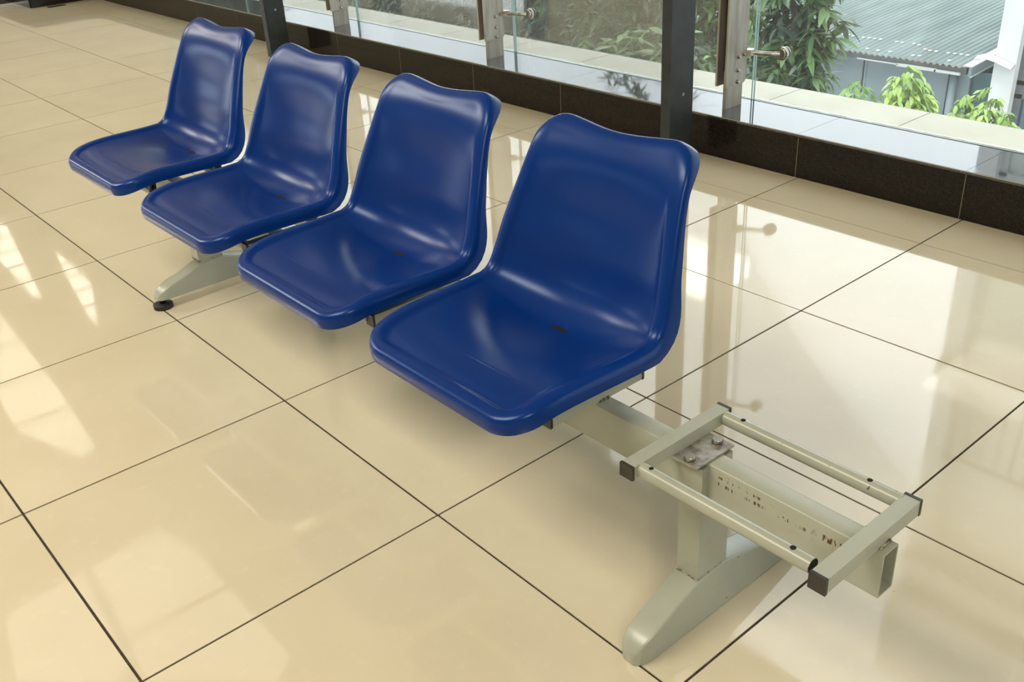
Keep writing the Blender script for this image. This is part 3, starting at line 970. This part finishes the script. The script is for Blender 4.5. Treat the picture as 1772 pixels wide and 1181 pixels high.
# panel wall
PX = [-14.2, -12.9, -11.6, -10.3, -9.0, -7.7, -6.5, -5.365, -4.245, -3.98]
for a_, c_ in zip(PX[:-1], PX[1:]):
    bm = N_(); box(bm, a_ + .014, c_ - .014, 11.20, 11.26, -6.0, -1.72); obj('wall_panel', bm, M_SHEDWALL, parent=SHED)
    bm = N_(); box(bm, a_ - .014, a_ + .014, 11.225, 11.26, -6.0, -1.72); obj('panel_groove', bm, M_WINFRAME, parent=SHED)
    bm = N_(); box(bm, a_ + .016, a_ + .046, 11.19, 11.20, -6.0, -1.80); obj('cover_strip', bm, M_GUTTER if False else M_SHEDWALL, parent=SHED)
bm = N_(); cyl(bm, (-4.16, 11.13, -6), (-4.16, 11.13, -1.83), .045, 18); obj('downpipe', bm, M_SHEDWALL, parent=SHED)
bm = N_(); box(bm, -4.02, -3.98, 11.26, 18.0, -6, -1.70); obj('gable_frame', bm, M_WINFRAME, parent=SHED)
# rake board and teal gable sheets
bm = N_(); prism(bm, [(10.98, -1.80), (10.98, -1.685), (13.2, -1.52), (13.2, -1.635)], 'x', -3.925, -3.895)
obj('rake_board', bm, M_SHEDWALL, parent=SHED)
bm = N_(); prism(bm, [(10.97, -1.685), (10.97, -1.672), (13.2, -1.505), (13.2, -1.52)], 'x', -3.99, -3.885)
obj('rake_capping', bm, M_GUTTER, parent=SHED)
bm = N_(); prism(bm, [(10.975, -1.80), (10.975, -1.785), (13.2, -1.62), (13.2, -1.635)], 'x', -3.897, -3.885)
obj('rake_drip_edge', bm, M_GUTTER, parent=SHED)
bm = N_(); nx = 200; r0 = []; r1 = []
for i in range(nx + 1):
    y = 11.27 + 2.2*i/nx; x = -3.955 + .008*(1 if math.sin(2*PI*y/.10) > 0 else -1)
    r0.append(bm.verts.new((x, y, -6))); r1.append(bm.verts.new((x, y, roof_z(y) - .03)))
for i in range(nx): bm.faces.new((r0[i], r0[i+1], r1[i+1], r1[i]))
obj('gable_sheet', bm, M_TEAL, parent=SHED)
bm = N_(); prism(bm, [(-3.98, 11.24), (-3.70, 11.24), (-3.70, 11.29), (-3.98, 11.29)], 'z', -6, -1.80); obj('teal_infill', bm, M_TEAL, parent=SHED)
# curved white flashing lapped onto the neighbouring pillar
bm = N_()
pa = [(-3.86, -1.555), (-3.78, -1.528), (-3.70, -1.530), (-3.60, -1.552), (-3.50, -1.585), (-3.43, -1.600)]
up = [bm.verts.new((x, 10.98, z + .012)) for x, z in pa]; dn = [bm.verts.new((x, 10.90, z - .026)) for x, z in pa]
ub = [bm.verts.new((x, 11.01, z + .006)) for x, z in pa]; db = [bm.verts.new((x, 10.93, z - .036)) for x, z in pa]
for P, Q in ((up, dn), (dn, db), (db, ub), (ub, up)):
    for i in range(len(P) - 1): bm.faces.new((P[i], P[i+1], Q[i+1], Q[i]))
bm.faces.new((up[0], dn[0], db[0], ub[0])); bm.faces.new((up[-1], ub[-1], db[-1], dn[-1]))
obj_flash = bm

# ---- white building at the right
M_PALEGLASS, b, N = mat('pale_upper_glass', (0.46, 0.48, 0.44, 1), 0.3)  # pale tone keeps the upper panes bright in the floor reflection
BLD = thing('neighbour_building', 'white rendered building with a tall dark blue window at the right edge', 'building', (0, 12, -6))
def bp(name, x0, x1, y0, y1, z0, z1, m, bw=0):
    bm = N_(); box(bm, x0, x1, y0, y1, z0, z1)
    if bw: bev(bm, bw, 1)
    return obj(name, bm, m, parent=BLD)
bp('pillar', -3.665, -3.425, 11.0, 11.6, -6, 8.5, M_WHITEWALL, .006)
bp('side_wall', -3.60, -3.5, 11.6, 18, -6, 8.5, M_WHITEWALL)
bp('wall', -3.5, 8, 11.5, 11.7, 5.6, 8.5, M_WHITEWALL)
for k, (z0, z1) in enumerate(((-6, -4.4), (-4.3, -1.93), (-1.83, .9), (1.0, 3.2), (3.35, 5.3))):
    for (xa, xb) in ((-3.425, -2.2), (-2.2, -.9), (-.9, .4), (.4, 2.2)):
        fr = N_()
        box(fr, xa, xa + .085, 11.10, 11.2, z0, z1); box(fr, xb - .05, xb, 11.10, 11.2, z0, z1)
        box(fr, xa, xb, 11.10, 11.2, z0 - .02, z0 + .05); box(fr, xa, xb, 11.10, 11.2, z1 - .05, z1 + .08)
        w_ = obj('window', fr, M_WINFRAME if z0 < 1 else M_GUTTER, parent=BLD)
        g_ = N_(); box(g_, xa + .05, xb - .05, 11.14, 11.16, z0, z1); obj('pane', g_, M_BLUEGLASS if z0 < 1 else M_PALEGLASS, parent=w_)
bp('floor_slab', -3.66, 8, 10.85, 11.7, 5.38, 5.58, M_WHITEWALL)
bp('canopy', -3.7, 8, 10.9, 12.5, 8.65, 8.95, M_WHITEWALL)
bp('roof_block', -3.8, 8, 10.9, 14, 9.42, 11.0, M_WHITEWALL)
bp('infill', -3.4, 8, 11.18, 11.4, -6, 5.4, M_WHITEWALL)
for i in range(12):
    bp('baluster', -3.3 + .2*i, -3.28 + .2*i, 10.88, 10.90, 5.58, 6.68, M_WINFRAME)
bp('balcony_rail', -3.4, -.9, 10.87, 10.91, 6.68, 6.73, M_WINFRAME)

obj('flashing', obj_flash, M_GUTTER, parent=BLD)

# ---- foliage
def leaf_mesh(name, L, Wd, m, droop=.25):
    bm = N_(); prof_ = [(0, .06), (.12, .45), (.35, 1.0), (.6, .92), (.82, .55), (1.0, .03)]
    C0, Lf, Rt = [], [], []
    for t, w in prof_:
        z = -droop*L*t*t; x = L*t
        C0.append(bm.verts.new((x, 0, z))); Lf.append(bm.verts.new((x, w*Wd/2, z + .12*Wd*w))); Rt.append(bm.verts.new((x, -w*Wd/2, z + .12*Wd*w)))
    for i in range(len(prof_) - 1):
        bm.faces.new((C0[i], C0[i+1], Lf[i+1], Lf[i])); bm.faces.new((Rt[i], Rt[i+1], C0[i+1], C0[i]))
    me = bpy.data.meshes.new(name); bm.to_mesh(me); bm.free(); me.materials.append(m)
    for p_ in me.polygons: p_.use_smooth = True
    return me
LM = leaf_mesh('leaf', .17, .044, M_LEAF)
LY = leaf_mesh('leaf', .068, .029, M_LEAFYOUNG, .35)
CAMP = Vector(cam.location)
def whorl(c, rnd, n, up, tilt=None):
    """leaf matrices around a twig end"""
    out_ = []
    base = rnd.uniform(0, 2*PI)
    for k in range(n):
        az = base + 2*PI*k/n + rnd.uniform(-.35, .35)
        el = rnd.uniform(-1.0, .35) + up
        M = Matrix.Translation(c + Vector((rnd.uniform(-.02, .02), rnd.uniform(-.02, .02), rnd.uniform(-.03, .03)))) @ Matrix.Rotation(az, 4, 'Z') @ Matrix.Rotation(-el, 4, 'Y') @ Matrix.Rotation(rnd.uniform(-.5, .5), 4, 'X') @ Matrix.Scale(rnd.uniform(.7, 1.15), 4)
        out_.append(M)
    return out_
def merged(name, src, mats_, parent, m, kind='stuff'):
    vs_, fs_ = [], []
    sv = [v.co.copy() for v in src.vertices]; sf = [tuple(p_.vertices) for p_ in src.polygons]
    for M in mats_:
        o_ = len(vs_)
        vs_ += [M @ v for v in sv]; fs_ += [tuple(i + o_ for i in f) for f in sf]
    me = bpy.data.meshes.new(name); me.from_pydata(vs_, [], fs_); me.materials.append(m)
    for p_ in me.polygons: p_.use_smooth = True
    o = bpy.data.objects.new(name, me); COL.objects.link(o); attach(o, parent); o['kind'] = kind
    return o
def in_view(P):
    q = cam.matrix_world_inv @ P
    if q.z >= 0: return False
    u = 886 - 1702.1*q.x/q.z; v = 590.5 + 1702.1*q.y/q.z
    return -30 < u < 1800 and -40 < v < 260
class _C: pass
MWI = (Matrix.Translation(cam.location) @ cam.rotation_euler.to_matrix().to_4x4()).inverted()
def vis(P):
    q = MWI @ P
    if q.z >= 0: return False
    u = 886 - 1702.1*q.x/q.z; v = 590.5 + 1702.1*q.y/q.z
    return -20 < u < 1790 and -25 < v < 230
def branch_tube(pts, r0, r1, parent, name='branch'):
    bm = N_(); prev = None
    n_ = len(pts)
    for i in range(n_ - 1):
        ra = r0 + (r1 - r0)*i/(n_ - 1); rb_ = r0 + (r1 - r0)*(i + 1)/(n_ - 1)
        cyl(bm, pts[i], pts[i+1], ra, 8, r2=rb_, cap=True)
    return obj(name, bm, M_BARK, parent=parent)
def tree(label, base, blobs, seed, lm=LM, nsep=170, dens=95, leafn=9, up=.1, core=.80, cat='tree'):
    """blobs = list of (x, y, z, rx, ry, rz): leafy masses; leaves sit in whorls on their shells"""
    rnd = random.Random(seed)
    t = thing('tree', label, cat, base, 'trees beyond the glass')
    top = Vector((sum(q[0] for q in blobs)/len(blobs), sum(q[1] for q in blobs)/len(blobs), max(q[2] for q in blobs)))
    b0 = Vector(base); mid = b0.lerp(top, .55) + Vector((rnd.uniform(-.2, .2), rnd.uniform(-.2, .2), 0))
    branch_tube([b0, b0.lerp(mid, .5), mid], .13, .08, t, 'trunk')
    Ms, inner = [], []
    for (x, y, z, rx, ry, rz) in blobs:
        c = Vector((x, y, z))
        branch_tube([mid, mid.lerp(c, .5) + Vector((rnd.uniform(-.15, .15), rnd.uniform(-.15, .15), .1)), c], .05, .015, t)
        n_ = int(dens*(rx*ry + ry*rz + rx*rz))
        for i in range(n_):
            v = Vector((rnd.gauss(0, 1), rnd.gauss(0, 1), rnd.gauss(0, 1))).normalized()
            rad = rnd.uniform(.72, 1.06)
            P = c + Vector((v.x*rx, v.y*ry, v.z*rz))*rad
            if v.y > .55: continue
            Ms += whorl(P, rnd, leafn, up)
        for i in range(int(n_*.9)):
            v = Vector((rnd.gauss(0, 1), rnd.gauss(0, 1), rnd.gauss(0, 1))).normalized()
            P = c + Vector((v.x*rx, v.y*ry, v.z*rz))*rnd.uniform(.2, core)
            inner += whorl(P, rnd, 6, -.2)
    Ms.sort(key=lambda M: ((M.translation - CAMP).length if vis(M.translation) else 1e3 + (M.translation - CAMP).length))
    for M in Ms[:nsep]:
        o = bpy.data.objects.new('leaf', lm); COL.objects.link(o); o.parent = t
        o.matrix_local = Matrix.Translation(-Vector(base)) @ M
    merged('foliage', lm, Ms[nsep:], t, lm.materials[0])
    if inner: merged('inner_shade_mass', lm, inner, t, M_LEAFDEEP)
    return t
tree('broad leafy tree with long drooping leaves, behind the near charcoal post', (-6.2, 7.6, -6),
     [(-6.75, 7.2, -.25, .75, .6, .5), (-5.75, 7.2, .15, .7, .55, .55), (-4.95, 7.1, -.35, .55, .5, .55), (-6.0, 7.4, -1.0, .7, .5, .5), (-5.3, 7.6, .75, .9, .6, .55), (-6.7, 7.6, .6, .6, .6, .5),
      (-4.60, 7.3, -.75, .45, .45, .5), (-4.35, 7.4, -.15, .5, .5, .5), (-6.1, 7.8, 1.5, .45, .4, .6), (-5.4, 7.8, 1.45, .35, .35, .5)], 21, nsep=290, dens=72)
tree('leafy bush top showing just above the ledge left of the near charcoal post', (-4.0, 5.4, -6),
     [(-3.95, 5.4, -.66, .44, .32, .32), (-3.50, 5.5, -.62, .26, .28, .30)], 22, nsep=200, dens=130)
tree('leafy branch tips of a tree hanging before the green roof', (-3.4, 6.4, -6),
     [(-3.12, 6.3, -.30, .36, .34, .30), (-2.95, 6.15, -.66, .20, .25, .20), (-3.3, 6.5, -.75, .32, .34, .34), (-3.05, 6.4, .15, .35, .3, .3)], 24, nsep=240, dens=150)
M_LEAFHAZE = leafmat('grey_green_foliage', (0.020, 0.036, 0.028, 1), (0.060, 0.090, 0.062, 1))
M_LEAFCORE, _b, _N = mat('foliage_shadow_core', (0.012, 0.020, 0.017, 1), .9)  # dark solid cores, painting the shade between the hedge leaves
# young bright shrub close to the ledge
def young(label, stems, seed, nsep=170):
    rnd = random.Random(seed)
    t = thing('shrub', label, 'shrub', (stems[0][0], stems[0][1], -6), 'young shrubs beyond the ledge')
    Ms = []
    for (x, y, z, n_, sp_) in stems:
        P1 = Vector((x, y, z - .06)); P0 = Vector((x + rnd.uniform(-.1, .1), y, -1.6))
        branch_tube([P0, P0.lerp(P1, .6) + Vector((.02, 0, 0)), P1], .010, .003, t, 'stem')
        for i in range(n_):
            f = i/max(n_ - 1, 1)
            C_ = P1 + Vector((rnd.uniform(-1, 1)*sp_*(.25 + f), rnd.uniform(-1, 1)*sp_*.8, -.36*f + .06 + rnd.uniform(-.03, .03)))
            # pinnate frond: leaflets in pairs on a short drooping rachis
            az = rnd.uniform(0, 2*PI)
            for k in range(5):
                for sd in (-1, 1):
                    R_a = Matrix.Rotation(az, 4, 'Z')
                    pos = C_ + R_a @ Vector((.024*k, 0, -.006*k*k))
                    Ms.append(Matrix.Translation(pos) @ R_a @ Matrix.Rotation(sd*rnd.uniform(.7, 1.2), 4, 'Z') @ Matrix.Rotation(rnd.uniform(.1, .9), 4, 'Y') @ Matrix.Rotation(rnd.uniform(-.4, .4), 4, 'X') @ Matrix.Scale(rnd.uniform(.65, 1.1), 4))
    Ms.sort(key=lambda M: ((M.translation - CAMP).length if vis(M.translation) else 1e3))
    for M in Ms[:nsep]:
        o = bpy.data.objects.new('leaf', LY); COL.objects.link(o); o.parent = t
        o.matrix_local = Matrix.Translation(-Vector(t.location)) @ M
    if Ms[nsep:]: merged('foliage', LY, Ms[nsep:], t, M_LEAFYOUNG)
    return t
young('bright yellow-green shrub whose tallest shoot touches the shed eave', [(-1.46, 5.0, -.19, 34, .11), (-1.56, 5.05, -.27, 28, .11), (-1.80, 5.0, -.33, 18, .09), (-1.38, 5.0, -.30, 24, .06)], 31, 280)
young('bright yellow-green shrub in front of the white pillar', [(-1.24, 5.55, -.40, 30, .09), (-1.38, 5.55, -.45, 34, .09), (-1.17, 5.6, -.50, 22, .07)], 32, 240)

# ---- dense hedge, and tall trees added to dim the sky in the floor reflection
def hedge(label, blobs, seed, dens, sc):
    rnd = random.Random(seed)
    t = thing('hedge', label, 'hedge', (blobs[0][0], blobs[0][1], -6))
    Ms = []
    for (x, y, z, rx, ry, rz) in blobs:
        c = Vector((x, y, z)); n_ = int(dens*(rx*rz))
        for i in range(n_):
            v = Vector((rnd.gauss(0, 1), -abs(rnd.gauss(0, 1)), rnd.gauss(0, 1))).normalized()
            P = c + Vector((v.x*rx, v.y*ry, v.z*rz))*rnd.uniform(.8, 1.04)
            for M in whorl(P, rnd, 7, 0): Ms.append(M @ Matrix.Scale(sc, 4))
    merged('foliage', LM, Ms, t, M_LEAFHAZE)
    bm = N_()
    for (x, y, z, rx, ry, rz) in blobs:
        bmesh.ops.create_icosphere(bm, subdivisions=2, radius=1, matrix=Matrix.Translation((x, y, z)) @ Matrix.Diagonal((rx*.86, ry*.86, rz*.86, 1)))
    obj('inner_shade_mass', bm, M_LEAFCORE, parent=t, smooth=True)
    for (x, y, z, rx, ry, rz) in blobs[::2]:
        branch_tube([Vector((x, y, -6)), Vector((x, y, z))], .12, .06, t, 'trunk')
    return t
hedge('dark grey-green hedge of trees filling the view left of the near charcoal post', [(-8.0 - 1.25*k, 9.75, -1.6 + .25*math.sin(k*2.1), 1.0, .55, 1.25) for k in range(8)], 41, 210, 1.0)
hedge('tall trees added at the far left to dim the sky reflected in the floor', [(-21.0 - 3.0*k, 10.5 + .9*k, 1.4 + .5*math.sin(k*1.7), 2.1, .9, 4.4) for k in range(9)], 42, 70, 1.8)
